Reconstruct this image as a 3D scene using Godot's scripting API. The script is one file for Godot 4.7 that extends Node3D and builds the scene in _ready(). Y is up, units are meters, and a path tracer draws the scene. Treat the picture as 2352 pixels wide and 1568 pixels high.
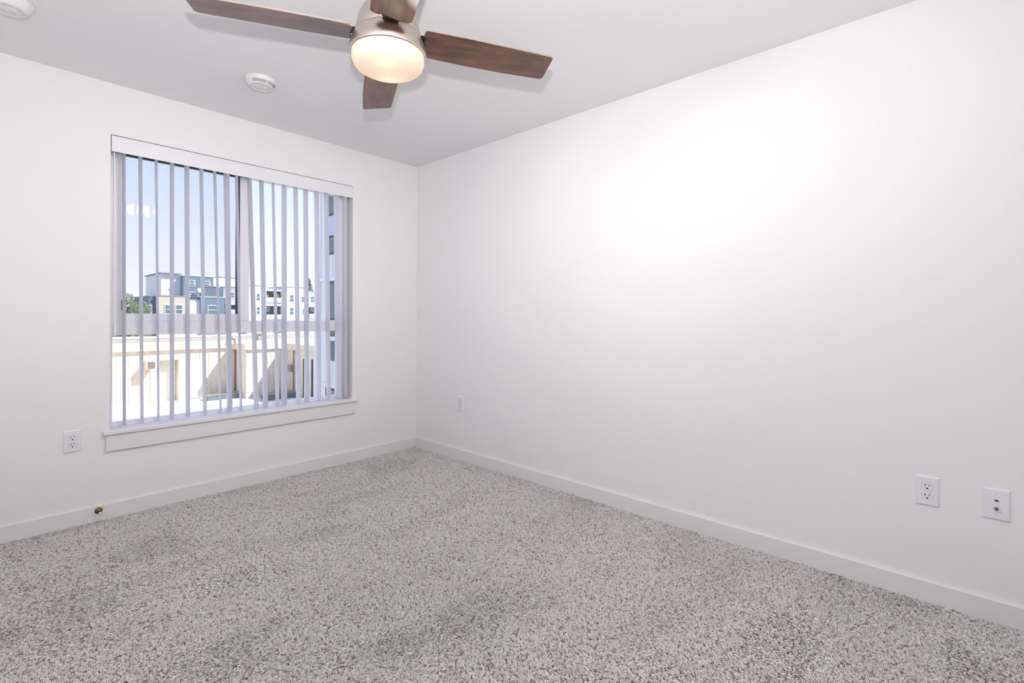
extends Node3D
# An empty carpeted bedroom: window wall (north, z = 0), plain wall (east, x = 0), ceiling fan, vertical blind.
# Metres, y up; the carpet's surface is y = 0 and the north-east corner of the room is the origin.

const H := 2.44            # ceiling height
const RW := 3.10           # room width along x
const RD := 3.86           # room depth along z
const GLOW_TILT := -0.62
const OX0 := -2.098        # window opening
const OX1 := -0.612
const OY0 := 0.486
const OY1 := 2.153

var M := {}
var used := {}

# ------------------------------------------------------------------ helpers
func numbered(called: String) -> String:
	if not used.has(called):
		used[called] = 0
		return called
	used[called] += 1
	return "%s_%03d" % [called, used[called]]

func tag(o: Node, label: String, category: String, group := "") -> void:
	o.set_meta("label", label)
	o.set_meta("category", category)
	if group:
		o.set_meta("group", group)

func thing(called: String, at: Vector3, label: String, category: String, group := "") -> Node3D:
	var o := Node3D.new()
	o.name = numbered(called)
	add_child(o)
	o.position = at
	tag(o, label, category, group)
	return o

func st_new() -> SurfaceTool:
	var st := SurfaceTool.new()
	st.begin(Mesh.PRIMITIVE_TRIANGLES)
	st.set_smooth_group(-1)
	return st

func put(called: String, st: SurfaceTool, m: Material, parent: Node = self) -> MeshInstance3D:
	st.generate_normals()
	var o := MeshInstance3D.new()
	o.mesh = st.commit()
	o.material_override = null
	o.mesh.surface_set_material(0, m)
	o.name = numbered(called) if parent == self else called
	parent.add_child(o, true)
	return o

func put_mesh(called: String, mesh: Mesh, m: Material, parent: Node) -> MeshInstance3D:
	var o := MeshInstance3D.new()
	o.mesh = mesh
	o.set_surface_override_material(0, m)
	o.name = called
	parent.add_child(o, true)
	return o

func struct(called: String, st: SurfaceTool, m: Material, label := "", category := "") -> MeshInstance3D:
	var o := put(called, st, m)
	o.set_meta("kind", "structure")
	if label:
		tag(o, label, category)
	return o

# a flat polygon facing away from the point c
func poly(st: SurfaceTool, pts: Array, c: Vector3, uvs: Array = []) -> void:
	var n: Vector3 = (pts[2] - pts[0]).cross(pts[1] - pts[0])
	var mid := Vector3.ZERO
	for p in pts:
		mid += p
	mid /= pts.size()
	var turned := n.dot(mid - c) < 0.0
	for i in range(1, pts.size() - 1):
		var k := [0, i + 1, i] if turned else [0, i, i + 1]
		for j in k:
			if uvs.size():
				st.set_uv(uvs[j])
			st.add_vertex(pts[j])

func box(st: SurfaceTool, a: Vector3, b: Vector3, bevel := 0.0) -> void:
	var lo := Vector3(minf(a.x, b.x), minf(a.y, b.y), minf(a.z, b.z))
	var hi := Vector3(maxf(a.x, b.x), maxf(a.y, b.y), maxf(a.z, b.z))
	var c := (lo + hi) / 2.0
	var h := (hi - lo) / 2.0
	var e := minf(bevel, minf(h.x, minf(h.y, h.z)) * 0.95)
	for ax in 3:
		var u := (ax + 1) % 3
		var v := (ax + 2) % 3
		for s in [-1.0, 1.0]:
			var q := []
			for k in [[-1.0, -1.0], [1.0, -1.0], [1.0, 1.0], [-1.0, 1.0]]:
				var p := c
				p[ax] += s * h[ax]
				p[u] += k[0] * (h[u] - e)
				p[v] += k[1] * (h[v] - e)
				q.append(p)
			poly(st, q, c)
	if e <= 0.0:
		return
	for ax in 3:                       # the twelve edges
		var u := (ax + 1) % 3
		var v := (ax + 2) % 3
		for su in [-1.0, 1.0]:
			for sv in [-1.0, 1.0]:
				var q := []
				for k in [[-1.0, 0], [1.0, 0], [1.0, 1], [-1.0, 1]]:
					var p := c
					p[ax] += k[0] * (h[ax] - e)
					p[u] += su * (h[u] - (e if k[1] == 1 else 0.0))
					p[v] += sv * (h[v] - (0.0 if k[1] == 1 else e))
					q.append(p)
				poly(st, q, c)
	for sx in [-1.0, 1.0]:
		for sy in [-1.0, 1.0]:
			for sz in [-1.0, 1.0]:
				poly(st, [c + Vector3(sx * h.x, sy * (h.y - e), sz * (h.z - e)), c + Vector3(sx * (h.x - e), sy * h.y, sz * (h.z - e)), c + Vector3(sx * (h.x - e), sy * (h.y - e), sz * h.z)], c)

func boxed(called: String, a: Vector3, b: Vector3, m: Material, parent: Node = self, bevel := 0.0) -> MeshInstance3D:
	var st := st_new()
	box(st, a, b, bevel)
	return put(called, st, m, parent)

# a profile of (radius, height) pairs turned round the y axis
func lathe(st: SurfaceTool, prof: Array, n := 48, at := Vector3.ZERO, axis := Basis.IDENTITY) -> void:
	st.set_smooth_group(1)
	for i in prof.size() - 1:
		var p: Vector2 = prof[i]
		var q: Vector2 = prof[i + 1]
		for k in n:
			var a := TAU * k / n
			var b := TAU * (k + 1) / n
			var v := [Vector3(cos(a) * p.x, p.y, sin(a) * p.x), Vector3(cos(b) * p.x, p.y, sin(b) * p.x), Vector3(cos(b) * q.x, q.y, sin(b) * q.x), Vector3(cos(a) * q.x, q.y, sin(a) * q.x)]
			for j in 4:
				v[j] = at + axis * v[j]
			# the profile runs downwards on the outside
			var t := []
			if p.x > 1e-6:
				t += [0, 1, 2]
			if q.x > 1e-6:
				t += [0, 2, 3]
			var tu := [Vector2(float(k) / n, float(i) / prof.size()), Vector2(float(k + 1) / n, float(i) / prof.size()), Vector2(float(k + 1) / n, float(i + 1) / prof.size()), Vector2(float(k) / n, float(i + 1) / prof.size())]
			for j in t:
				st.set_uv(tu[j])
				st.add_vertex(v[j])
	st.set_smooth_group(-1)

func lathed(called: String, prof: Array, m: Material, parent: Node, at := Vector3.ZERO, axis := Basis.IDENTITY, n := 48) -> MeshInstance3D:
	var st := st_new()
	lathe(st, prof, n, at, axis)
	return put(called, st, m, parent)

func tube(st: SurfaceTool, pts: Array, r: float, n := 8) -> void:
	st.set_smooth_group(2)
	var rings := []
	for i in pts.size():
		var d: Vector3 = (pts[mini(i + 1, pts.size() - 1)] - pts[maxi(i - 1, 0)]).normalized()
		var u := d.cross(Vector3.UP if absf(d.y) < 0.9 else Vector3.RIGHT).normalized()
		var w := d.cross(u)
		var ring := []
		for k in n:
			ring.append(pts[i] + (u * cos(TAU * k / n) + w * sin(TAU * k / n)) * r)
		rings.append(ring)
	for i in pts.size() - 1:
		for k in n:
			var j := (k + 1) % n
			for v in [rings[i][k], rings[i][j], rings[i + 1][j], rings[i][k], rings[i + 1][j], rings[i + 1][k]]:
				st.add_vertex(v)
	st.set_smooth_group(-1)
	poly(st, rings[0], pts[1])
	poly(st, rings[-1], pts[-2])

# an outline in the xz plane (seen from above), from y0 to y1
func prism(st: SurfaceTool, outline: Array, y0: float, y1: float, uvs := false) -> void:
	var c := Vector3.ZERO
	for p in outline:
		c += Vector3(p.x, 0, p.y)
	c /= outline.size()
	c.y = (y0 + y1) / 2.0
	for y in [y0, y1]:
		var q := []
		var t := []
		for p in outline:
			q.append(Vector3(p.x, y, p.y))
			t.append(Vector2(p.x, p.y))
		poly(st, q, c, t)
	for i in outline.size():
		var p: Vector2 = outline[i]
		var r: Vector2 = outline[(i + 1) % outline.size()]
		poly(st, [Vector3(p.x, y0, p.y), Vector3(r.x, y0, r.y), Vector3(r.x, y1, r.y), Vector3(p.x, y1, p.y)], c, [p, r, r, p])

# ------------------------------------------------------------------ materials
func mat(color: Color, rough := 0.6, metal := 0.0) -> StandardMaterial3D:
	var m := StandardMaterial3D.new()
	m.albedo_color = color
	m.roughness = rough
	m.metallic = metal
	return m

func rgb8(r: float, g: float, b: float) -> Color:
	return Color(r / 255.0, g / 255.0, b / 255.0)

# stained wood with long grain along u
func wood_image() -> ImageTexture:
	var w := 1024
	var h := 256
	var im := Image.create(w, h, false, Image.FORMAT_RGB8)
	var n := FastNoiseLite.new()
	n.seed = 11
	n.frequency = 0.012
	n.fractal_octaves = 4
	var f := FastNoiseLite.new()
	f.seed = 12
	f.frequency = 0.05
	for y in h:
		for x in w:
			var a := n.get_noise_2d(x * 0.16, y * 1.6)
			var b := f.get_noise_2d(x * 0.10, y * 3.0)
			var d := n.get_noise_2d(x * 0.5 + 900.0, y * 0.6)
			var v := clampf(0.5 + 0.55 * a + 0.28 * b + 0.25 * d, 0.0, 1.0)
			im.set_pixel(x, y, rgb8(64, 43, 37).lerp(rgb8(122, 83, 68), v))
	return ImageTexture.create_from_image(im)

# sheet metal or stucco that has weathered: broad faint patches and rusty runs
func weathered(a: Color, b: Color, stain: Color, amount: float, seed_: int) -> ImageTexture:
	var s := 256
	var im := Image.create(s, s, false, Image.FORMAT_RGB8)
	var n := FastNoiseLite.new()
	n.seed = seed_
	n.frequency = 0.02
	n.fractal_octaves = 4
	for y in s:
		for x in s:
			var v := 0.5 + 0.7 * n.get_noise_2d(x, y)
			var c := a.lerp(b, clampf(v, 0, 1))
			var k := n.get_noise_2d(x * 2.0 + 500.0, y * 0.5)
			c = c.lerp(stain, clampf((k - 0.12) * 4.0, 0.0, 1.0) * amount)
			im.set_pixel(x, y, c)
	return ImageTexture.create_from_image(im)

func make_materials() -> void:
	M.wall = mat(rgb8(243, 243, 244), 0.62)
	M.ceiling = mat(rgb8(245, 245, 246), 0.85)
	M.trim = mat(rgb8(238, 236, 238), 0.38)
	M.vinyl = mat(rgb8(244, 244, 249), 0.35)
	M.gasket = mat(rgb8(38, 42, 48), 0.6)
	M.vane = mat(rgb8(246, 245, 250), 0.45)
	M.vane.backlight_enabled = true
	M.vane.backlight = Color(0.75, 0.76, 0.79)
	M.valance = mat(rgb8(241, 241, 246), 0.4)
	M.headrail = mat(rgb8(190, 190, 196), 0.4, 0.2)
	M.plate = mat(rgb8(240, 239, 246), 0.28)
	M.slot = mat(rgb8(22, 20, 20), 0.7)
	M.seam = mat(rgb8(172, 170, 174), 0.7)
	M.steel = mat(rgb8(190, 186, 176), 0.28, 1.0)
	M.bronze = mat(rgb8(126, 104, 88), 0.3, 0.8)
	M.rubber = mat(rgb8(226, 224, 222), 0.6)
	M.nickel = mat(rgb8(206, 196, 188), 0.3, 1.0)
	M.nickel.anisotropy_enabled = true
	M.nickel.anisotropy = 0.85
	M.wood = mat(Color.WHITE, 0.38)
	M.wood.metallic_specular = 0.62
	M.wood.albedo_texture = wood_image()
	M.wood.uv1_scale = Vector3(1.5, 5.0, 1.0)
	M.wood.clearcoat_enabled = true
	M.wood.clearcoat = 0.35
	M.wood.clearcoat_roughness = 0.22
	M.wood_edge = mat(rgb8(168, 158, 146), 0.5)
	M.dark_iron = mat(rgb8(48, 42, 40), 0.5, 0.5)
	M.plastic = mat(rgb8(236, 235, 236), 0.42)
	M.black = mat(rgb8(24, 24, 26), 0.55)
	# frosted opal bowl: lit from inside by its two bulbs
	M.opal = mat(rgb8(255, 246, 236), 0.35)
	M.opal.backlight_enabled = true
	M.opal.backlight = Color(0.95, 0.9, 0.84)
	M.opal.emission_enabled = true
	M.opal.emission = rgb8(255, 226, 198)
	M.opal.emission_energy_multiplier = 0.26
	M.bulb = mat(rgb8(255, 250, 240), 0.5)
	M.bulb.emission_enabled = true
	M.bulb.emission = rgb8(255, 214, 150)
	M.bulb.emission_energy_multiplier = 1.0
	M.glass = mat(Color(0.95, 0.98, 1.0, 0.03), 0.0)
	M.glass.transparency = BaseMaterial3D.TRANSPARENCY_ALPHA
	M.glass.metallic_specular = 0.13
	M.screen = mat(Color(0.32, 0.38, 0.5, 0.10), 0.9)
	M.screen.transparency = BaseMaterial3D.TRANSPARENCY_ALPHA
	M.backing = mat(rgb8(96, 84, 80), 1.0)
	M.pile = mat(Color.WHITE, 0.95)
	M.pile.vertex_color_use_as_albedo = true
	# outdoors
	M.cream = mat(Color.WHITE, 0.8)
	M.cream.albedo_texture = weathered(rgb8(214, 203, 188), rgb8(224, 214, 200), rgb8(196, 168, 142), 0.35, 21)
	M.cream.uv1_triplanar = true
	M.cream.uv1_world_triplanar = true
	M.cream.uv1_scale = Vector3(0.25, 0.25, 0.25)
	M.fascia = mat(Color.WHITE, 0.7)
	M.fascia.albedo_texture = weathered(rgb8(238, 228, 214), rgb8(228, 214, 198), rgb8(196, 140, 110), 0.5, 22)
	M.fascia.uv1_triplanar = true
	M.fascia.uv1_world_triplanar = true
	M.fascia.uv1_scale = Vector3(0.35, 0.35, 0.35)
	M.membrane = mat(Color.WHITE, 0.8)
	M.membrane.albedo_texture = weathered(rgb8(226, 224, 220), rgb8(212, 209, 204), rgb8(160, 154, 148), 0.5, 23)
	M.membrane.uv1_triplanar = true
	M.membrane.uv1_world_triplanar = true
	M.membrane.uv1_scale = Vector3(0.12, 0.12, 0.12)
	M.curb = mat(rgb8(104, 120, 130), 0.5, 0.3)
	M.pale_door = mat(rgb8(226, 228, 220), 0.6)
	M.galv = mat(rgb8(150, 148, 146), 0.5, 0.5)
	M.grille = mat(rgb8(112, 108, 104), 0.7)
	M.pipe = mat(rgb8(120, 96, 82), 0.6)
	M.siding_white = mat(rgb8(232, 235, 240), 0.6)
	M.siding_beige = mat(rgb8(190, 186, 178), 0.7)
	M.siding_blue = mat(rgb8(112, 132, 156), 0.6)
	M.siding_slate = mat(rgb8(92, 104, 120), 0.6)
	M.siding_pale = mat(rgb8(176, 190, 204), 0.6)
	M.siding_lilac = mat(rgb8(196, 194, 226), 0.6)
	M.yellow = mat(rgb8(226, 200, 120), 0.7)
	M.coping = mat(rgb8(150, 152, 158), 0.6)
	M.pane_far = mat(rgb8(96, 116, 130), 0.15)
	M.pane_near = mat(rgb8(88, 104, 112), 0.12)
	M.ground = mat(rgb8(150, 152, 146), 0.9)
	M.bark = mat(rgb8(92, 76, 62), 0.9)
	M.leaf = mat(rgb8(112, 142, 88), 0.7)
	M.leaf.vertex_color_use_as_albedo = true
	M.leaf.albedo_color = Color.WHITE
	M.leaf.backlight_enabled = true
	M.leaf.backlight = Color(0.3, 0.3, 0.3)

# ------------------------------------------------------------------ camera, sky, light
func set_view_and_light() -> void:
	var cam := Camera3D.new()
	cam.name = "camera"
	cam.projection = Camera3D.PROJECTION_FRUSTUM
	cam.near = 0.05
	cam.far = 600.0
	cam.size = 0.05 * 1568.0 / 1128.4
	cam.frustum_offset = Vector2(0.0, -0.05 * (784.0 - 726.1) / 1128.4)   # a shift lens: the verticals stay upright
	cam.position = Vector3(-2.598, 1.140, 3.531)
	cam.rotation = Vector3(0, deg_to_rad(-47.35), deg_to_rad(0.25))
	add_child(cam)
	cam.current = true

	var env := Environment.new()
	env.background_mode = Environment.BG_SKY
	var sky := Sky.new()
	var sm := ProceduralSkyMaterial.new()
	sm.sky_top_color = rgb8(180, 200, 240)
	sm.sky_horizon_color = rgb8(248, 249, 254)
	sm.sky_curve = 0.16
	sm.ground_bottom_color = rgb8(170, 168, 164)
	sm.ground_horizon_color = rgb8(226, 228, 230)
	sm.sun_angle_max = 3.0
	sky.sky_material = sm
	env.sky = sky
	env.background_energy_multiplier = 1.32
	env.tonemap_mode = Environment.TONE_MAPPER_LINEAR
	env.tonemap_exposure = 1.0
	env.sdfgi_enabled = true
	env.ssao_enabled = true
	env.ssil_enabled = true
	var we := WorldEnvironment.new()
	we.name = "environment"
	we.environment = env
	add_child(we)

	# high sun behind the building, to the right: it lights the neighbouring roofs and never enters the room
	var sun := DirectionalLight3D.new()
	sun.name = "sun"
	sun.light_color = rgb8(255, 246, 232)
	sun.light_energy = 2.6
	sun.light_angular_distance = 0.5
	sun.shadow_enabled = true
	sun.sky_mode = DirectionalLight3D.SKY_MODE_LIGHT_ONLY
	add_child(sun)
	sun.look_at_from_position(Vector3.ZERO, Vector3(-0.6, -0.9, -0.7))

	# the photographer's flash a hand's breadth above the lens, its head tipped up: it throws the blades' shadows on the ceiling
	var flash := SpotLight3D.new()
	flash.name = "flash"
	flash.light_color = rgb8(254, 252, 253)
	flash.light_energy = 3.9
	flash.light_size = 0.022
	flash.spot_angle = 80.0
	flash.spot_angle_attenuation = 1.0
	flash.spot_range = 12.0
	flash.shadow_enabled = true
	add_child(flash)
	flash.look_at_from_position(Vector3(-2.625, 1.374, 3.548), Vector3(-2.625, 1.374, 3.548) + Vector3(0.42, 1.08, -0.69))

# ------------------------------------------------------------------ room shell
func build_shell() -> void:
	var st := st_new()
	box(st, Vector3(-RW, -0.16, 0), Vector3(0, -0.0085, RD))
	var floor_ := struct("floor", st, M.backing, "grey-brown frieze carpet covering the whole floor", "carpet")
	build_pile(floor_)

	st = st_new()
	box(st, Vector3(-RW - 0.16, H, -0.16), Vector3(0.16, H + 0.2, RD + 0.16))
	struct("ceiling", st, M.ceiling, "flat white painted ceiling", "ceiling")

	st = st_new()                                # the window wall is one skin round the opening
	box(st, Vector3(-RW - 0.16, -0.16, -0.16), Vector3(OX0, H, 0))
	box(st, Vector3(OX1, -0.16, -0.16), Vector3(0.16, H, 0))
	box(st, Vector3(OX0, -0.16, -0.16), Vector3(OX1, OY0, 0))
	box(st, Vector3(OX0, OY1, -0.16), Vector3(OX1, H, 0))
	struct("wall_north", st, M.wall, "white painted wall with the window", "wall")
	st = st_new()
	box(st, Vector3(0, -0.16, 0), Vector3(0.16, H, RD))
	struct("wall_east", st, M.wall, "long plain white painted wall to the right of the corner", "wall")
	st = st_new()
	box(st, Vector3(-RW - 0.16, -0.16, RD), Vector3(0.16, H, RD + 0.16))
	struct("wall_south", st, M.wall, "white painted wall opposite the window", "wall")
	st = st_new()
	box(st, Vector3(-RW - 0.16, -0.16, 0), Vector3(-RW, H, RD))
	struct("wall_west", st, M.wall, "white painted wall opposite the long plain wall", "wall")

	var bh := 0.083
	var bt := 0.0135
	st = st_new()
	box(st, Vector3(-RW + bt, -0.012, 0), Vector3(-bt, bh, bt), 0.002)
	struct("baseboard_north", st, M.trim, "flat white baseboard under the window wall", "baseboard")
	st = st_new()
	box(st, Vector3(-bt, -0.012, 0), Vector3(0, bh, RD), 0.002)
	struct("baseboard_east", st, M.trim, "flat white baseboard along the long plain wall", "baseboard")
	st = st_new()
	box(st, Vector3(-RW + bt, -0.012, RD - bt), Vector3(-bt, bh, RD), 0.002)
	struct("baseboard_south", st, M.trim, "flat white baseboard opposite the window wall", "baseboard")
	st = st_new()
	box(st, Vector3(-RW, -0.012, 0), Vector3(-RW + bt, bh, RD), 0.002)
	struct("baseboard_west", st, M.trim, "flat white baseboard opposite the long plain wall", "baseboard")

# carpet pile: tufts of four twisted yarn ends, each tuft leaning with the nap the vacuum cleaner left
func tuft_mesh() -> ArrayMesh:
	var st := st_new()
	st.set_smooth_group(1)
	var rng := RandomNumberGenerator.new()
	rng.seed = 9
	var path := [Vector3(0, 0, 0), Vector3(0.0005, 0.0036, -0.0004), Vector3(0.0020, 0.0064, 0.0003), Vector3(0.0043, 0.0076, 0.0015)]
	var rad := [0.0008, 0.00115, 0.0013, 0.00105]
	var n := 4
	for y in 4:
		var spin := Basis(Vector3.UP, rng.randfn(0.0, 0.9)) * Basis(Vector3(0, 0, 1), rng.randf_range(-0.55, 0.3))
		var at := Vector3((y % 2 - 0.5) * 0.0031 + rng.randf_range(-0.0008, 0.0008), rng.randf_range(-0.0008, 0.0004), (y / 2 - 0.5) * 0.0031 + rng.randf_range(-0.0008, 0.0008))
		var rings := []
		for i in 4:
			var d: Vector3 = (path[mini(i + 1, 3)] - path[maxi(i - 1, 0)]).normalized()
			var u := d.cross(Vector3(0, 0, 1)).normalized()
			var w := d.cross(u)
			var ring := []
			for k in n:
				var a := TAU * k / n + i * 0.55
				ring.append(at + spin * (path[i] + (u * cos(a) + w * sin(a)) * rad[i]))
			rings.append(ring)
		for i in 3:
			for k in n:
				var j := (k + 1) % n
				for v in [rings[i][k], rings[i][j], rings[i + 1][j], rings[i][k], rings[i + 1][j], rings[i + 1][k]]:
					st.add_vertex(v)
		var tip := at + spin * Vector3(0.0054, 0.0078, 0.0024)
		for k in n:
			for v in [rings[3][k], rings[3][(k + 1) % n], tip]:
				st.add_vertex(v)
	st.generate_normals()
	var m := st.commit()
	m.surface_set_material(0, M.pile)
	return m

func build_pile(parent: Node) -> void:
	var rng := RandomNumberGenerator.new()
	rng.seed = 77
	var lay := FastNoiseLite.new()
	lay.seed = 5
	lay.frequency = 1.1
	lay.fractal_octaves = 2
	var streak := FastNoiseLite.new()
	streak.seed = 6
	streak.frequency = 1.0
	streak.fractal_octaves = 3
	var step := 0.0062
	var nx := int((RW - 0.03) / step)
	var nz := int((RD - 0.03) / step)
	var mm := MultiMesh.new()
	mm.transform_format = MultiMesh.TRANSFORM_3D
	mm.use_colors = true
	mm.mesh = tuft_mesh()
	mm.instance_count = nx * nz
	# each tuft has one even dye: mostly pale greige, a minority taupe or brown
	var tones := [Color(0.875, 0.82, 0.815), Color(0.81, 0.755, 0.75), Color(0.92, 0.87, 0.87), Color(0.66, 0.585, 0.57), Color(0.40, 0.32, 0.295)]
	var odds := [0.36, 0.60, 0.80, 0.92, 1.0]
	var i := 0
	for iz in nz:
		for ix in nx:
			var x := -RW + 0.017 + (ix + rng.randf()) * step
			var z := 0.016 + (iz + rng.randf()) * step
			# the nap: broad drifts, and strokes that run square to the long plain wall
			var s := streak.get_noise_2d(x * 0.7, z * 2.2 + 0.25 * sin(2.0 * x))
			var drift := lay.get_noise_2d(x, z)
			var turn := 0.75 + 2.8 * drift + 3.4 * s + rng.randfn(0.0, 0.9)
			var tip := 0.10 + 0.35 * rng.randf() + 0.75 * clampf(s + 0.5 * drift, -0.2, 0.6)
			var b := Basis(Vector3.UP, turn) * Basis(Vector3(0, 0, 1), -tip)
			var k := rng.randf_range(0.84, 1.22)
			b = b.scaled(Vector3(k, k * rng.randf_range(0.85, 1.15), k))
			mm.set_instance_transform(i, Transform3D(b, Vector3(x, -0.0082, z)))
			var pick := rng.randf()
			var t := 0
			while odds[t] < pick:
				t += 1
			var c: Color = tones[t] * rng.randf_range(0.92, 1.06)
			c.a = 1.0
			mm.set_instance_color(i, c)
			i += 1
	var o := MultiMeshInstance3D.new()
	o.name = "carpet_pile"
	o.multimesh = mm
	o.set_meta("kind", "stuff")
	parent.add_child(o)

# ------------------------------------------------------------------ window and blind
func build_window() -> void:
	var w := Node3D.new()
	w.name = "window_1"
	add_child(w)
	w.position = Vector3((OX0 + OX1) / 2.0, OY0, -0.12)
	w.set_meta("kind", "structure")
	tag(w, "white vinyl window, sliding pair above one wide fixed pane", "window")
	var o := -w.position
	var zf := -0.098                                  # front of the frame
	var zb := -0.155
	var x0 := OX0 + 0.004
	var x1 := OX1 - 0.004
	var y0 := OY0 + 0.002
	var y1 := OY1 - 0.004
	# outer frame
	boxed("frame_jamb", o + Vector3(x0, y0, zf), o + Vector3(x0 + 0.022, y1, zb), M.vinyl, w, 0.002)
	boxed("frame_jamb", o + Vector3(x1 - 0.062, y0, zf), o + Vector3(x1, y1, zb), M.vinyl, w, 0.002)
	boxed("frame_sill", o + Vector3(x0 + 0.022, y0, zf), o + Vector3(x1 - 0.062, OY0 + 0.020, zb), M.vinyl, w, 0.002)
	boxed("glazing_bead", o + Vector3(x0 + 0.022, OY0 + 0.020, zf - 0.016), o + Vector3(x1 - 0.062, OY0 + 0.027, zb), M.vinyl, w, 0.001)
	boxed("frame_head", o + Vector3(x0 + 0.022, 2.085, zf), o + Vector3(x1 - 0.062, y1, zb), M.vinyl, w, 0.002)
	boxed("transom_bar", o + Vector3(x0 + 0.022, 1.020, zf), o + Vector3(x1 - 0.062, 1.102, zb), M.vinyl, w, 0.002)
	# left sliding sash and its meeting stile
	var sz := zf - 0.010
	var sash := Node3D.new()
	sash.name = "sliding_sash"
	w.add_child(sash)
	boxed("stile", o + Vector3(x0 + 0.022, 1.102, sz), o + Vector3(-2.022, 2.085, sz - 0.03), M.vinyl, sash, 0.002)
	boxed("stile", o + Vector3(-1.394, 1.102, sz + 0.012), o + Vector3(-1.336, 2.085, sz - 0.03), M.vinyl, sash, 0.002)
	boxed("bottom_rail", o + Vector3(-2.022, 1.102, sz), o + Vector3(-1.394, 1.147, sz - 0.03), M.vinyl, sash, 0.002)
	boxed("top_rail", o + Vector3(-2.022, 2.079, sz), o + Vector3(-1.394, 2.085, sz - 0.03), M.gasket, sash)
	boxed("gasket", o + Vector3(-1.410, 1.147, sz - 0.002), o + Vector3(-1.394, 2.074, sz - 0.03), M.gasket, sash)
	boxed("pane", o + Vector3(-2.022, 1.147, sz - 0.014), o + Vector3(-1.41, 2.074, sz - 0.018), M.glass, sash)
	boxed("latch", o + Vector3(-2.032, 1.165, sz + 0.012), o + Vector3(-2.022, 1.225, sz), M.galv, sash, 0.002)
	boxed("insect_screen", o + Vector3(-2.060, 1.110, zb + 0.006), o + Vector3(-1.372, 2.085, zb + 0.005), M.screen, w)
	boxed("pane", o + Vector3(-1.372, 1.102, zb + 0.020), o + Vector3(x1 - 0.062, 2.085, zb + 0.016), M.glass, w)
	boxed("pane", o + Vector3(x0 + 0.022, OY0 + 0.027, zb + 0.026), o + Vector3(x1 - 0.062, 1.020, zb + 0.022), M.glass, w)

	# stool (inside sill) and apron
	var st := st_new()
	box(st, Vector3(OX0 - 0.030, 0.466, 0.0), Vector3(OX1 + 0.030, 0.4895, 0.030), 0.004)
	box(st, Vector3(OX0 + 0.001, 0.466, -0.098), Vector3(OX1 - 0.001, 0.4895, 0.004))
	struct("trim_1", st, M.trim, "white inside window sill with rounded front edge", "window sill")
	st = st_new()
	box(st, Vector3(OX0 - 0.018, 0.374, 0.0), Vector3(OX1 + 0.018, 0.466, 0.017), 0.002)
	struct("trim_2", st, M.trim, "white flat apron board under the window sill", "window apron")

func build_blind() -> void:
	var t := thing("vertical_blind", Vector3((OX0 + OX1) / 2.0, OY1, -0.055), "white vertical blind with open vanes in the window opening", "blind")
	var o := -t.position
	var st := st_new()
	box(st, o + Vector3(OX0 + 0.0042, 2.060, -0.0035), o + Vector3(OX1 - 0.001, 2.1494, -0.0010), 0.001)
	box(st, o + Vector3(OX0 + 0.0042, 2.060, -0.060), o + Vector3(OX0 + 0.0067, 2.1494, -0.0035))
	box(st, o + Vector3(OX1 - 0.0035, 2.060, -0.060), o + Vector3(OX1 - 0.001, 2.1494, -0.0035))
	put("valance", st, M.valance, t)
	boxed("headrail", o + Vector3(OX0 + 0.012, 2.090, -0.078), o + Vector3(OX1 - 0.006, 2.135, -0.034), M.headrail, t, 0.003)
	# top x, bottom x, turn at the top and at the bottom (degrees from square to the glass)
	var vanes := [[-2.034, -2.026, 1, 0], [-1.957, -1.943, 1, -1], [-1.879, -1.861, -4, -6], [-1.799, -1.794, 1, 2], [-1.721, -1.709, 3, 1], [-1.642, -1.615, -2, -2], [-1.566, -1.523, -6, -10], [-1.496, -1.470, 5, 3], [-1.435, -1.401, -7, -10], [-1.355, -1.304, -2, 0], [-1.278, -1.243, -2, 0], [-1.200, -1.162, -10, -7], [-1.123, -1.115, -1, 2], [-1.042, -1.012, -4, -4], [-0.967, -0.950, -3, -3], [-0.886, -0.857, -5, -8], [-0.809, -0.780, -4, -6], [-0.728, -0.700, -4, 0], [-0.655, -0.648, -6, -4]]
	for v in vanes:
		var s := st_new()
		s.set_smooth_group(1)
		var rows := 9
		var cols := 5
		var grid := []
		for r in rows + 1:
			var f := float(r) / rows
			var y: float = lerpf(2.088, 0.500, f)
			var x: float = lerpf(v[0], v[1], f)
			var a := deg_to_rad(lerpf(v[2], v[3], f))
			var line := []
			for c in cols + 1:
				var u := float(c) / cols - 0.5
				var d := Vector3(sin(a), 0, cos(a)) * u * 0.089
				var bow := Vector3(cos(a), 0, -sin(a)) * 0.006 * (4.0 * u * u - 0.5)
				line.append(o + Vector3(x, y, -0.055) + d + bow)
			grid.append(line)
		for side in 2:
			for r in rows:
				for c in cols:
					var th := Vector3(0.0007, 0, 0) * (1 if side == 0 else -1)
					var q := [grid[r][c] + th, grid[r][c + 1] + th, grid[r + 1][c + 1] + th, grid[r + 1][c] + th]
					for k in ([0, 1, 2, 0, 2, 3] if side == 0 else [0, 2, 1, 0, 3, 2]):
						s.add_vertex(q[k])
		put("vane", s, M.vane, t)
	var ws := st_new()
	tube(ws, [o + Vector3(-2.078, 2.075, -0.03), o + Vector3(-2.076, 1.4, -0.026), o + Vector3(-2.073, 1.085, -0.024)], 0.0035)
	var wand := put("wand", ws, M.vinyl, t)
	var gs := st_new()
	tube(gs, [o + Vector3(-2.073, 1.090, -0.024), o + Vector3(-2.073, 1.02, -0.024)], 0.008, 10)
	put("grip", gs, M.plastic, wand)

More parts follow.
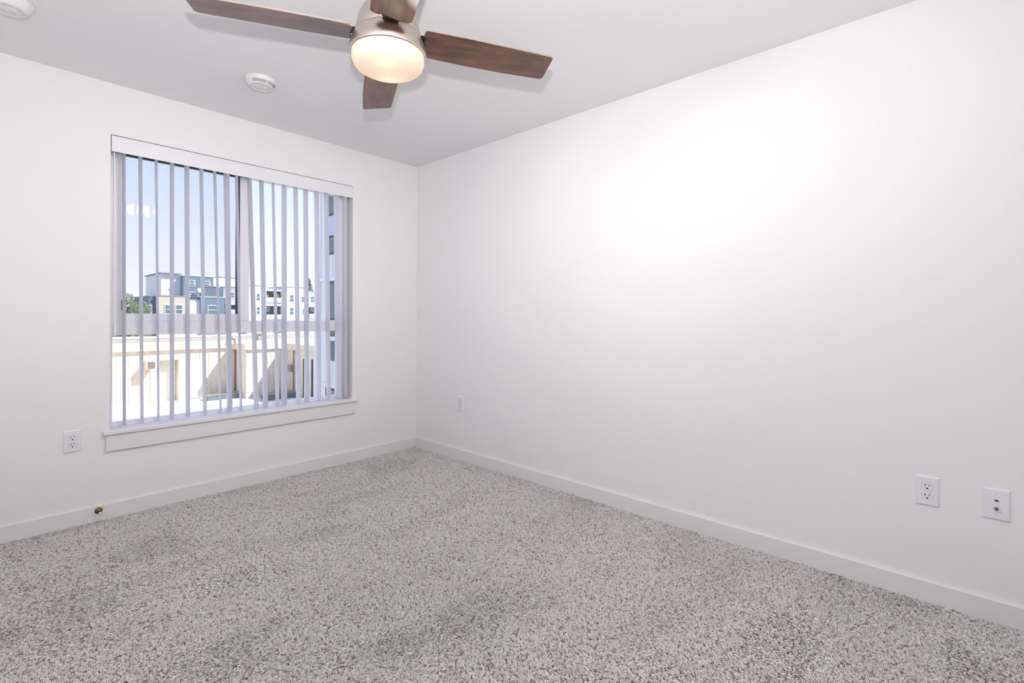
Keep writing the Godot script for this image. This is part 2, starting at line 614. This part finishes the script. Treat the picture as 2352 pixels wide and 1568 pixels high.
# ------------------------------------------------------------------ ceiling fan
func build_fan() -> void:
	var c := Vector3(-1.553, H, 1.928)
	var t := thing("ceiling_fan", c, "brushed nickel ceiling fan with four dark wood blades and a lit bowl", "ceiling fan")
	var V := func(r: float, y: float) -> Vector2: return Vector2(r, y - H)
	lathed("canopy", [V.call(0.0, 2.4395), V.call(0.070, 2.4395), V.call(0.070, 2.405), V.call(0.062, 2.388), V.call(0.022, 2.382), V.call(0.0, 2.382)], M.nickel, t)
	lathed("downrod", [V.call(0.019, 2.385), V.call(0.019, 2.315)], M.nickel, t, Vector3.ZERO, Basis.IDENTITY, 24)
	lathed("motor_housing", [V.call(0.0, 2.325), V.call(0.030, 2.324), V.call(0.060, 2.316), V.call(0.082, 2.301), V.call(0.098, 2.280), V.call(0.108, 2.258), V.call(0.1145, 2.234), V.call(0.1185, 2.212), V.call(0.1205, 2.1965), V.call(0.1195, 2.1950), V.call(0.1212, 2.1935), V.call(0.1265, 2.182), V.call(0.1325, 2.168), V.call(0.1375, 2.155), V.call(0.1410, 2.142), V.call(0.142, 2.130), V.call(0.139, 2.121), V.call(0.1355, 2.1185), V.call(0.130, 2.122)], M.nickel, t, Vector3.ZERO, Basis.IDENTITY, 72)
	var bowl := lathed("light_bowl", [V.call(0.1325, 2.128), V.call(0.1335, 2.112), V.call(0.1330, 2.100), V.call(0.1290, 2.086), V.call(0.1200, 2.075), V.call(0.1050, 2.067), V.call(0.0800, 2.0615), V.call(0.0450, 2.0585), V.call(0.0, 2.0575)], M.opal, t, Vector3.ZERO, Basis.IDENTITY, 64)
	bowl.set_meta("label", "glowing frosted glass bowl")
	for k in 2:
		var a := deg_to_rad(-52.0 + 180.0 * k)
		var p := Vector3(cos(a) * 0.062, 2.098 - H, sin(a) * 0.062)
		lathed("bulb", [Vector2(0.0, 0.014), Vector2(0.010, 0.011), Vector2(0.014, 0.0), Vector2(0.010, -0.011), Vector2(0.0, -0.014)], M.bulb, t, p, Basis.IDENTITY, 16)
		var l := OmniLight3D.new()
		l.name = "bulb_glow"
		l.light_color = rgb8(255, 222, 180)
		l.light_energy = 0.0038
		l.light_size = 0.02
		l.omni_range = 10.0
		l.shadow_enabled = true
		t.add_child(l, true)
		l.position = p
	for k in 8:                                       # what the bowl gives to the room, from just outside its glowing side
		var glow := SpotLight3D.new()
		glow.name = "bowl_glow"
		glow.light_color = rgb8(252, 247, 244)
		glow.light_energy = 0.39
		glow.light_size = 0.05
		glow.spot_angle = 66.0
		glow.spot_angle_attenuation = 1.0
		glow.spot_range = 10.0
		glow.shadow_enabled = true
		t.add_child(glow, true)
		var ga := deg_to_rad(31.72 + 22.5 + 45.0 * k)
		var gd := Vector3(cos(ga), 0.0, sin(ga))
		glow.position = gd * 0.150 + Vector3(0, 2.096 - H, 0)
		glow.transform = glow.transform.looking_at(glow.position + gd + Vector3(0, GLOW_TILT, 0))
	# blades: outline as (distance from the axis, offset across)
	var outline := [Vector2(0.142, 0.066), Vector2(0.30, 0.058), Vector2(0.46, 0.046), Vector2(0.640, 0.030), Vector2(0.650, 0.024), Vector2(0.651, 0.016), Vector2(0.648, -0.094), Vector2(0.644, -0.104), Vector2(0.634, -0.108), Vector2(0.46, -0.104), Vector2(0.32, -0.095), Vector2(0.20, -0.084), Vector2(0.148, -0.077), Vector2(0.136, -0.066), Vector2(0.130, -0.038), Vector2(0.138, -0.036), Vector2(0.138, 0.030), Vector2(0.130, 0.034), Vector2(0.134, 0.058)]
	for k in 4:
		var a := deg_to_rad(31.72 + 90.0 * k)
		# local x runs out along the blade, local z across it; the blade is tipped about its length
		var turn := Basis(Vector3.UP, -a) * Basis(Vector3(1, 0, 0), deg_to_rad(-10.2))
		var b := Node3D.new()
		b.name = "blade"
		t.add_child(b, true)
		b.transform = Transform3D(turn, Vector3(0, 2.190 - H, 0))
		var st := st_new()
		prism(st, outline, -0.0030, -0.0010)
		put("wood_face", st, M.wood, b)
		st = st_new()
		var inner := []
		for p in outline:
			inner.append(p)
		prism(st, inner, -0.0010, 0.0045)
		put("edge_band", st, M.wood_edge, b)
		st = st_new()
		box(st, Vector3(0.090, 0.0046, -0.034), Vector3(0.185, 0.0085, 0.028), 0.001)
		put("blade_iron", st, M.dark_iron, b)

# ------------------------------------------------------------------ small fittings
func detector(at: Vector3, face: float, label: String, slots := true) -> void:
	var t := thing("smoke_detector", at, label, "smoke detector", "smoke detectors on the ceiling")
	lathed("base", [Vector2(0.0, 0.0), Vector2(0.080, 0.0), Vector2(0.081, -0.008), Vector2(0.076, -0.011)], M.plastic, t)
	lathed("cover", [Vector2(0.0775, -0.0085), Vector2(0.077, -0.014), Vector2(0.072, -0.022), Vector2(0.063, -0.036), Vector2(0.056, -0.0405), Vector2(0.049, -0.0415), Vector2(0.047, -0.0385), Vector2(0.045, -0.0385), Vector2(0.030, -0.0425), Vector2(0.0, -0.044)], M.plastic, t)
	if slots:
		var st := st_new()
		for k in 25:
			if k == 12:
				continue
			var a := deg_to_rad(face + (k - 12) * 5.0)
			var d := Vector3(cos(a), 0, sin(a))
			var w := Vector3(-sin(a), 0, cos(a)) * 0.0011
			var p := d * 0.0725 + Vector3(0, -0.0222, 0)
			var q := d * 0.0640 + Vector3(0, -0.0355, 0)
			poly(st, [p - w, p + w, q + w, q - w], Vector3(0, -0.02, 0))
		put("vent_slots", st, M.slot, t)
	lathed("test_button", [Vector2(0.008, -0.040), Vector2(0.008, -0.045), Vector2(0.0, -0.0455)], M.plastic, t, Vector3(0.018, 0, 0.012), Basis.IDENTITY, 20)

# wall plates are built facing +z, then turned
func plate(t: Node3D, w: float, h: float) -> void:
	var st := st_new()
	var d := 0.006
	var e := 0.005
	var c := Vector3.ZERO
	var back := [Vector3(-w / 2, -h / 2, 0), Vector3(w / 2, -h / 2, 0), Vector3(w / 2, h / 2, 0), Vector3(-w / 2, h / 2, 0)]
	var rim := []
	var front := []
	for p in back:
		rim.append(p + Vector3(0, 0, 0.0018))
		front.append(Vector3(p.x - signf(p.x) * e, p.y - signf(p.y) * e, d))
	for k in 4:
		var j := (k + 1) % 4
		poly(st, [back[k], back[j], rim[j], rim[k]], c)
		poly(st, [rim[k], rim[j], front[j], front[k]], c)
	poly(st, front, c)
	put("cover_plate", st, M.plate, t)

func disc(st: SurfaceTool, at: Vector3, rx: float, ry: float, depth: float, n := 24, flat := 1.0) -> void:
	var f := []
	for k in n:
		var a := TAU * k / n
		f.append(Vector3(cos(a) * rx, clampf(sin(a) * ry, -flat * ry, flat * ry), 0))
	var front := []
	for p in f:
		front.append(at + p + Vector3(0, 0, depth))
	poly(st, front, at - Vector3(0, 0, 1))
	for k in n:
		var j := (k + 1) % n
		poly(st, [at + f[k], at + f[j], front[j], front[k]], at)

func outlet(at: Vector3, turn: float, label: String) -> void:
	var t := thing("power_outlet", at, label, "outlet", "duplex outlets on the walls")
	t.rotation.y = turn
	plate(t, 0.075, 0.118)
	for s in [1.0, -1.0]:
		var st := st_new()
		disc(st, Vector3(0, s * 0.0195, 0.0058), 0.0180, 0.0180, 0.0003, 32, 0.80)
		put("receptacle_seam", st, M.seam, t)
		st = st_new()
		disc(st, Vector3(0, s * 0.0195, 0.0058), 0.0171, 0.0171, 0.0016, 32, 0.80)
		var r := put("receptacle", st, M.plate, t)
		boxed("slot", Vector3(-0.0078, s * 0.0195 + 0.0005, 0.0072), Vector3(-0.0053, s * 0.0195 + 0.0090, 0.0077), M.slot, r)
		boxed("slot", Vector3(0.0053, s * 0.0195 + 0.0010, 0.0072), Vector3(0.0076, s * 0.0195 + 0.0082, 0.0077), M.slot, r)
		st = st_new()
		disc(st, Vector3(0, s * 0.0195 - 0.0080, 0.0072), 0.0034, 0.0030, 0.0005, 12)
		put("ground_hole", st, M.slot, r)
	var sc := st_new()
	disc(sc, Vector3(0, 0, 0.0058), 0.0028, 0.0028, 0.0009, 16)
	put("screw", sc, M.plate, t)

func cable_plate(at: Vector3, turn: float) -> void:
	var t := thing("cable_plate", at, "white wall plate with two metal cable jacks, nearest the right edge", "wall plate")
	t.rotation.y = turn
	plate(t, 0.076, 0.118)
	var st := st_new()
	disc(st, Vector3(0, 0.0155, 0.0058), 0.0068, 0.0048, 0.0020, 20, 0.7)
	var jack := put("data_jack", st, M.steel, t)
	st = st_new()
	disc(st, Vector3(0, 0.0142, 0.0076), 0.0046, 0.0026, 0.0006, 16)
	put("jack_opening", st, M.slot, jack)
	st = st_new()
	disc(st, Vector3(0, -0.0150, 0.0058), 0.0066, 0.0066, 0.0030, 6)
	var coax := put("coax_connector", st, M.steel, t)
	st = st_new()
	tube(st, [Vector3(0, -0.0150, 0.0085), Vector3(0, -0.0150, 0.0180)], 0.0046, 14)
	put("coax_thread", st, M.bronze, coax)
	for y in [0.0415, -0.0415]:
		st = st_new()
		disc(st, Vector3(0, y, 0.0058), 0.0026, 0.0026, 0.0008, 14)
		var s := put("screw", st, M.plate, t)
		boxed("screw_slot", Vector3(-0.0024, y - 0.0005, 0.0064), Vector3(0.0024, y + 0.0005, 0.0068), M.slot, s)

func build_fittings() -> void:
	detector(Vector3(-1.545, H, 0.665), 84.0, "round white smoke detector with dark vent slots near the fan")
	detector(Vector3(-2.520, H, 0.610), 90.0, "round white ceiling detector cut off by the top left image edge", false)
	outlet(Vector3(-2.2545, 0.456, 0.0), 0.0, "white duplex outlet left of the window")
	outlet(Vector3(0.0, 0.443, 3.4225), -PI / 2, "white duplex outlet beside the cable plate on the long wall")
	outlet(Vector3(0.0, 0.445, 0.582), -PI / 2, "white duplex outlet near the room corner on the long wall")
	cable_plate(Vector3(0.0, 0.441, 3.6215), -PI / 2)
	var t := thing("door_stop", Vector3(-2.146, 0.056, 0.0135), "bronze baseboard door stop with white tip", "door stop")
	var fwd := Basis(Vector3(1, 0, 0), PI / 2)      # turned things point along +z
	lathed("base", [Vector2(0.0, 0.012), Vector2(0.010, 0.010), Vector2(0.016, 0.005), Vector2(0.018, 0.0)], M.bronze, t, Vector3.ZERO, fwd, 24)
	lathed("rod", [Vector2(0.0048, 0.058), Vector2(0.0048, 0.008)], M.bronze, t, Vector3.ZERO, fwd, 16)
	lathed("tip", [Vector2(0.0, 0.073), Vector2(0.006, 0.072), Vector2(0.0085, 0.067), Vector2(0.0085, 0.056), Vector2(0.0, 0.055)], M.rubber, t, Vector3.ZERO, fwd, 20)

# ------------------------------------------------------------------ outdoors
func build_outdoors() -> void:
	var st := st_new()
	box(st, Vector3(-200, -12.4, -320), Vector3(260, -12.0, -28.0))
	struct("ground", st, M.ground, "distant ground between the far buildings", "ground")
	st = st_new()
	box(st, Vector3(-14, -3.6, -27.0), Vector3(16, -3.16, -6.0))
	struct("roof_deck", st, M.membrane, "sunlit white flat roof outside the window", "roof")
	rooftop_building()
	wing()
	far_building()
	leafy_tree("leafy_tree", Vector3(8.85, -12.0, -66.0), 15.6, 1.25, 31, "green leafy tree at the left edge of the window view")
	leafy_tree("leafy_tree", Vector3(10.5, -12.0, -72.0), 14.7, 1.05, 32, "smaller yellow-green tree next to the dark house end")
	leafy_tree("leafy_tree", Vector3(12.4, -12.0, -78.0), 15.2, 1.0, 33, "pale green tree beside the beige block")
	conifer(Vector3(58.0, -12.0, -127.0), 23.3, 41, "dark conifer rising behind the far apartment roof")

func rooftop_building() -> void:
	var t := thing("rooftop_building", Vector3(3.0, -3.16, -25.47), "low cream metal-clad building with flat white roof and stepped front", "building")
	var o := -t.position
	var zA := -25.47
	var zB := -23.67
	var xB := 6.75
	var xC := 8.78
	var y0 := -3.16
	var yt := -0.58
	# wall round the recessed door
	var st := st_new()
	box(st, o + Vector3(-7, y0, zA), o + Vector3(3.41, yt, zA - 1.0))
	box(st, o + Vector3(4.21, y0, zA), o + Vector3(xB, yt, zA - 1.0))
	box(st, o + Vector3(3.41, -1.11, zA), o + Vector3(4.21, yt, zA - 1.0))
	put("long_wall", st, M.cream, t)
	boxed("bay_wall", o + Vector3(xB, y0, zB), o + Vector3(xC, yt, zA - 1.0), M.cream, t)
	boxed("end_wall", o + Vector3(xC, y0, -15.0), o + Vector3(xC + 5.0, yt, zA - 1.0), M.cream, t)
	# standing seams of the cladding
	var x := -2.0
	while x < 6.6:
		if x < 3.3 or x > 4.3:
			boxed("seam_batten", o + Vector3(x, y0 + 0.03, zA + 0.025), o + Vector3(x + 0.035, yt, zA), M.cream, t)
		x += 0.42
	for bx in [7.15, 7.55, 7.98, 8.40]:
		boxed("seam_batten", o + Vector3(bx, y0 + 0.03, zB + 0.025), o + Vector3(bx + 0.035, yt, zB), M.cream, t)
	for bz in [-23.2, -22.4, -21.2, -20.1]:
		boxed("seam_batten", o + Vector3(xC - 0.025, y0 + 0.03, bz), o + Vector3(xC, yt, bz + 0.035), M.cream, t)
	# fascia and roof
	boxed("fascia", o + Vector3(-7, yt - 0.02, zA + 0.18), o + Vector3(xB - 0.05, -0.30, zA), M.fascia, t)
	boxed("fascia", o + Vector3(xB - 0.10, yt - 0.06, zB + 0.15), o + Vector3(xC - 0.05, -0.34, zB), M.fascia, t)
	boxed("fascia", o + Vector3(xB - 0.10, yt - 0.10, zB), o + Vector3(xB, -0.34, zA), M.cream, t)
	boxed("fascia", o + Vector3(xC - 0.10, yt - 0.12, -15.0), o + Vector3(xC, -0.38, zB + 0.15), M.cream, t)
	boxed("roof", o + Vector3(-7, -0.34, zA), o + Vector3(xC + 5, -0.295, zA - 11.0), M.membrane, t)
	boxed("roof", o + Vector3(xB, -0.36, zB), o + Vector3(xC + 5, -0.33, zA), M.membrane, t)
	boxed("roof", o + Vector3(xC, -0.40, -15.0), o + Vector3(xC + 5, -0.37, zB), M.membrane, t)
	for k in 3:
		var ps := st_new()
		var pz := zA - 1.6 - k * 1.9
		tube(ps, [o + Vector3(-6, -0.22, pz), o + Vector3(xC + 4, -0.22, pz)], 0.035, 8)
		put("roof_pipe", ps, M.galv, t)
	# door in its recess, flush panel door, kick flashing
	var d := boxed("door", o + Vector3(3.43, y0, zA - 0.50), o + Vector3(4.19, -1.13, zA - 0.55), M.pale_door, t)
	boxed("handle", o + Vector3(4.08, -2.2, zA - 0.46), o + Vector3(4.12, -2.08, zA - 0.50), M.galv, d)
	var p := boxed("panel_door", o + Vector3(4.71, y0 + 0.06, zA + 0.04), o + Vector3(5.30, -1.15, zA), M.pale_door, t)
	for hy in [-1.9, -2.5]:
		boxed("hinge", o + Vector3(5.28, hy, zA + 0.07), o + Vector3(5.33, hy + 0.16, zA + 0.04), M.galv, p)
	boxed("base_flashing", o + Vector3(-7, y0, zA + 0.06), o + Vector3(3.38, y0 + 0.10, zA), M.fascia, t)
	# hooded vent
	var hood := boxed("vent_hood", o + Vector3(2.80, -1.45, zA + 0.62), o + Vector3(3.13, -1.08, zA), M.cream, t)
	boxed("grille", o + Vector3(2.82, -1.42, zA + 0.63), o + Vector3(3.11, -1.10, zA + 0.62), M.grille, hood)
	# conduit with a gooseneck on the bay's side, meter box on the end wall
	var cs := st_new()
	tube(cs, [o + Vector3(xB - 0.06, -2.9, zA + 0.35), o + Vector3(xB - 0.06, -0.35, zA + 0.35), o + Vector3(xB - 0.10, -0.15, zA + 0.35), o + Vector3(xB - 0.24, -0.08, zA + 0.35), o + Vector3(xB - 0.34, -0.20, zA + 0.35)], 0.045, 8)
	put("conduit", cs, M.pipe, t)
	boxed("meter_box", o + Vector3(xC - 0.16, -1.86, -23.12), o + Vector3(xC, -1.50, -22.72), M.galv, t)
	var ms := st_new()
	tube(ms, [o + Vector3(xC - 0.07, -3.1, -22.62), o + Vector3(xC - 0.07, -0.7, -22.62)], 0.035, 8)
	put("conduit", ms, M.pipe, t)
	boxed("service_door", o + Vector3(xC - 0.03, y0 + 0.05, -21.45), o + Vector3(xC, -1.12, -20.75), M.pale_door, t)
	boxed("door_gap", o + Vector3(xC - 0.02, y0 + 0.05, -21.60), o + Vector3(xC, -1.10, -21.47), M.slot, t)
	boxed("door_gap", o + Vector3(xC - 0.02, y0 + 0.05, -20.66), o + Vector3(xC, -1.08, -20.50), M.slot, t)
	# low things lying on the roofs
	var e := thing("roof_curb", Vector3(5.9, -3.16, -24.5), "low blue-grey metal curb at the foot of the long cream wall", "roof curb")
	boxed("side", Vector3(-0.75, 0.0, -0.30), Vector3(0.8, 0.22, 0.25), M.curb, e, 0.02)
	boxed("cap", Vector3(-0.78, 0.22, -0.33), Vector3(0.83, 0.27, 0.28), M.galv, e, 0.01)
	e = thing("roof_curb", Vector3(7.75, -3.16, -22.6), "low blue-grey metal curb at the foot of the projecting bay", "roof curb")
	boxed("side", Vector3(-0.55, 0.0, -0.40), Vector3(0.95, 0.24, 0.3), M.curb, e, 0.02)
	boxed("cap", Vector3(-0.58, 0.24, -0.43), Vector3(0.98, 0.29, 0.33), M.galv, e, 0.01)
	e = thing("roof_vent", Vector3(8.35, -0.295, -26.2), "small grey box vent on the cream building's roof", "roof vent")
	boxed("box", Vector3(-0.16, 0.0, -0.16), Vector3(0.16, 0.36, 0.16), M.galv, e)
	boxed("cap", Vector3(-0.24, 0.36, -0.24), Vector3(0.24, 0.42, 0.24), M.coping, e)

# the building's own wing that stands out to the right of the window
func wing() -> void:
	var t := thing("building_wing", Vector3(3.9, -3.16, -5.5), "white sided apartment wing with dark windows at the right edge of the window", "building")
	var o := -t.position
	var X := 3.9
	boxed("wall", o + Vector3(X, -3.16, -10.0), o + Vector3(X + 4.0, 5.0, -1.2), M.siding_white, t)
	for by in [-0.80, 2.08, 4.93]:
		boxed("floor_band", o + Vector3(X - 0.06, by, -10.05), o + Vector3(X, by + 0.09, -1.2), M.siding_white, t)
	for k in 9:
		var z := -9.97 + k * 0.20
		if k in [2, 3, 4, 5]:
			continue
		boxed("batten", o + Vector3(X - 0.035, -3.1, z), o + Vector3(X, 5.0, z + 0.045), M.siding_white, t)
	boxed("corner_board", o + Vector3(X - 0.04, -3.16, -10.05), o + Vector3(X + 0.1, 5.0, -9.93), M.siding_white, t)
	# one bay of windows and coloured panels, storey by storey: bottom, top, material
	for r in [[3.86, 4.86, 0], [3.32, 3.84, 1], [2.80, 3.30, 0], [1.02, 2.06, 0], [0.58, 0.80, 0], [-0.08, 0.45, 2], [-1.9, -0.84, 0]]:
		var m: Material = [M.pane_near, M.siding_lilac, M.siding_slate][r[2]]
		if r[2] == 0:
			var f := boxed("window", o + Vector3(X - 0.02, r[0], -9.42), o + Vector3(X, r[1], -8.2), M.gasket, t)
			boxed("pane", o + Vector3(X - 0.028, r[0] + 0.04, -9.36), o + Vector3(X - 0.02, r[1] - 0.05, -8.25), m, f)
		else:
			boxed("panel", o + Vector3(X - 0.025, r[0], -9.40), o + Vector3(X, r[1], -8.2), m, t)
	for z in [-9.3, -9.1]:
		boxed("batten", o + Vector3(X - 0.03, 2.19, z), o + Vector3(X, 2.78, z + 0.05), M.siding_white, t)
		boxed("batten", o + Vector3(X - 0.03, -0.69, z), o + Vector3(X, -0.10, z + 0.05), M.siding_white, t)

func far_building() -> void:
	var Z := -100.0
	var t := thing("apartment_building", Vector3(32.0, -12.0, Z), "distant four-storey apartment block in white, beige and blue siding", "building")
	var o := -t.position
	# x0, x1, top, set forward, material
	var blocks := [
		[17.2, 18.3, 4.32, 0.4, M.siding_slate], [18.24, 22.9, 4.40, 1.2, M.siding_beige], [19.48, 22.40, 8.55, -2.0, M.siding_white], [22.36, 27.19, 8.20, 0.0, M.siding_blue],
		[22.99, 24.7, 3.85, 0.9, M.siding_white], [25.6, 27.55, 6.37, 0.8, M.siding_slate], [24.7, 28.8, 4.36, 1.5, M.siding_blue], [27.15, 32.7, 8.35, -1.5, M.siding_white],
		[28.8, 32.66, 6.45, 0.3, M.siding_pale], [32.63, 36.23, 6.92, 1.2, M.siding_white], [36.20, 39.65, 6.50, -0.4, M.siding_pale], [39.62, 44.55, 6.92, 1.2, M.siding_white], [44.5, 48.9, 6.30, -0.2, M.siding_pale], [48.8, 62.0, 6.0, 0.8, M.siding_white]]
	for b in blocks:
		var m: Material = b[4]
		var s := boxed("wall_block", o + Vector3(b[0], -12.0, Z + b[3]), o + Vector3(b[1], b[2], Z - 12.0 + b[3]), m, t)
		boxed("coping", o + Vector3(b[0] - 0.1, b[2], Z + b[3] + 0.12), o + Vector3(b[1] + 0.1, b[2] + 0.12, Z - 12.0 + b[3]), M.coping if m != M.siding_blue else M.siding_white, s)
		if m == M.siding_blue or m == M.siding_pale:
			var x: float = b[0] + 0.15
			while x < b[1]:
				boxed("seam", o + Vector3(x, -1.0, Z + b[3] + 0.05), o + Vector3(x + 0.10, b[2], Z + b[3]), m, s)
				x += 0.34
	boxed("roof_overhang", o + Vector3(19.2, 8.55, Z - 1.2), o + Vector3(22.5, 8.72, Z - 14.0), M.coping, t)
	# windows: x0, x1, y0, y1, z forward of the facade
	var wins := [[19.38, 20.15, 1.42, 2.79, 1.2], [20.99, 21.89, 1.39, 2.82, 1.2], [23.38, 24.07, 6.46, 7.38, 0.0], [23.39, 24.08, 4.45, 5.24, 0.0], [25.53, 26.53, 6.50, 7.34, 0.0], [25.90, 27.64, 1.31, 2.84, 1.5], [17.31, 17.6, 1.48, 2.75, 0.4], [20.9, 21.3, 6.6, 6.9, -2.0], [20.9, 21.3, 4.8, 5.1, -2.0],
		[30.00, 30.69, 4.52, 5.41, 0.3], [33.36, 33.85, 1.35, 2.72, 1.2], [34.45, 34.95, 1.36, 2.74, 1.2], [34.40, 34.95, 4.04, 5.32, 1.2], [40.86, 41.59, 3.95, 5.29, 1.2], [40.88, 41.60, 1.31, 2.66, 1.2], [43.23, 44.25, 4.01, 5.00, 1.2], [43.51, 44.17, 1.32, 2.43, 1.2], [45.86, 46.73, 3.98, 5.18, -0.2], [36.47, 37.31, 1.95, 2.68, -0.4], [45.96, 46.74, 2.09, 2.65, -0.2]]
	for w in wins:
		var zf: float = Z + w[4]
		var f := boxed("window", o + Vector3(w[0] - 0.09, w[2] - 0.09, zf + 0.10), o + Vector3(w[1] + 0.09, w[3] + 0.09, zf), M.siding_white, t)
		var ym: float = (w[2] + w[3]) / 2.0
		boxed("pane", o + Vector3(w[0], ym + 0.05, zf + 0.12), o + Vector3(w[1], w[3], zf + 0.10), M.pane_far, f)
		boxed("pane", o + Vector3(w[0], w[2], zf + 0.12), o + Vector3(w[1], ym - 0.05, zf + 0.10), M.pane_far, f)
	# balconies: slab, rail panel, shaded back wall
	for b in [[28.9, 31.6, 1.0, 3.4, 0.3], [36.3, 39.5, 0.1, 3.3, -0.4], [36.3, 39.5, 3.5, 6.3, -0.4], [44.9, 47.2, 0.3, 3.2, -0.2]]:
		var zf: float = Z + b[4]
		var s := boxed("balcony", o + Vector3(b[0], b[2] - 0.25, zf + 1.6), o + Vector3(b[1], b[2], zf), M.siding_white, t)
		boxed("rail_panel", o + Vector3(b[0], b[2] + 0.15, zf + 1.6), o + Vector3(b[1], b[2] + 1.1, zf + 1.56), M.siding_pale, s)
		boxed("top_rail", o + Vector3(b[0], b[2] + 1.1, zf + 1.62), o + Vector3(b[1], b[2] + 1.17, zf + 1.54), M.siding_white, s)
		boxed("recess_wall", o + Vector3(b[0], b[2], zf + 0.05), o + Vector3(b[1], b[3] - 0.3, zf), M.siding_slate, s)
		boxed("canopy", o + Vector3(b[0], b[3] - 0.3, zf + 1.6), o + Vector3(b[1], b[3], zf), M.siding_white, s)
	boxed("accent_panel", o + Vector3(36.37, 4.3, Z - 0.30), o + Vector3(37.25, 5.35, Z - 0.36), M.yellow, t)
	boxed("accent_panel", o + Vector3(38.6, 4.2, Z - 0.30), o + Vector3(39.3, 5.5, Z - 0.36), M.yellow, t)
	lathed("dish_antenna", [Vector2(0.0, 0.16), Vector2(0.3, 0.12), Vector2(0.5, 0.0), Vector2(0.3, -0.06), Vector2(0.0, -0.1)], M.siding_white, t, o + Vector3(24.7, 5.6, Z + 0.9), Basis(Vector3(1, 0, 0), PI / 2.6), 20)

func leafy_tree(called: String, at: Vector3, height: float, spread: float, seed_: int, label: String) -> void:
	var t := thing(called, at, label, "tree", "trees outside the window")
	var rng := RandomNumberGenerator.new()
	rng.seed = seed_
	var ts := st_new()
	tube(ts, [Vector3.ZERO, Vector3(0.1, height * 0.5, 0), Vector3(0, height * 0.9, 0.1)], 0.18, 8)
	put("trunk", ts, M.bark, t)
	var st := st_new()
	st.set_smooth_group(-1)
	var lobes := []
	for k in 12:
		var f := rng.randf()
		lobes.append([Vector3(rng.randfn(0, 0.5) * spread, height * lerpf(0.62, 0.93, f), rng.randfn(0, 0.5) * spread), lerpf(0.95, 0.5, f) * spread])
	lobes.append([Vector3(0, height * 0.955, 0), 0.45 * spread])
	var tones := [Color(0.17, 0.25, 0.11), Color(0.24, 0.32, 0.15), Color(0.12, 0.19, 0.09), Color(0.32, 0.36, 0.19)]
	for l in lobes:
		for k in 700:
			var d := Vector3(rng.randfn(), rng.randfn(), rng.randfn()).normalized()
			var p: Vector3 = l[0] + d * l[1] * rng.randf_range(0.75, 1.08) * Vector3(1, 1.15, 1)
			var u := Vector3(rng.randfn(), rng.randfn(), rng.randfn()).normalized()
			var w := u.cross(d + Vector3(0.01, 0.02, 0.03)).normalized()
			var s := rng.randf_range(0.045, 0.085)
			st.set_color(tones[rng.randi() % 4])
			for v in [p - u * s, p + w * s * 0.6, p + u * s, p - u * s, p + u * s, p - w * s * 0.6]:
				st.add_vertex(v)
	put("foliage", st, M.leaf, t)

func conifer(at: Vector3, height: float, seed_: int, label: String) -> void:
	var t := thing("conifer_tree", at, label, "tree", "trees outside the window")
	var rng := RandomNumberGenerator.new()
	rng.seed = seed_
	var ts := st_new()
	tube(ts, [Vector3.ZERO, Vector3(0, height * 0.6, 0), Vector3(0, height, 0)], 0.09, 6)
	put("trunk", ts, M.bark, t)
	var st := st_new()
	for k in 60:
		var f := k / 60.0
		var y := height * lerpf(0.55, 0.99, f)
		var r := lerpf(3.4, 0.2, f)
		for j in 7:
			var a := TAU * (j + rng.randf()) / 7.0
			var d := Vector3(cos(a), -0.35 + 0.3 * rng.randf(), sin(a))
			for q in 7:
				var p := Vector3(0, y, 0) + d * r * (q + 1) / 7.0
				var u := d.normalized() * 0.22
				var w := Vector3(rng.randfn(), rng.randfn(), rng.randfn()).normalized() * 0.09
				st.set_color([Color(0.16, 0.22, 0.17), Color(0.22, 0.28, 0.21)][rng.randi() % 2])
				for v in [p - u, p + w, p + u, p - u, p + u, p - w]:
					st.add_vertex(v)
	put("foliage", st, M.leaf, t)

# ------------------------------------------------------------------
func _ready() -> void:
	set_view_and_light()
	make_materials()
	build_shell()
	build_window()
	build_blind()
	build_fan()
	build_fittings()
	build_outdoors()
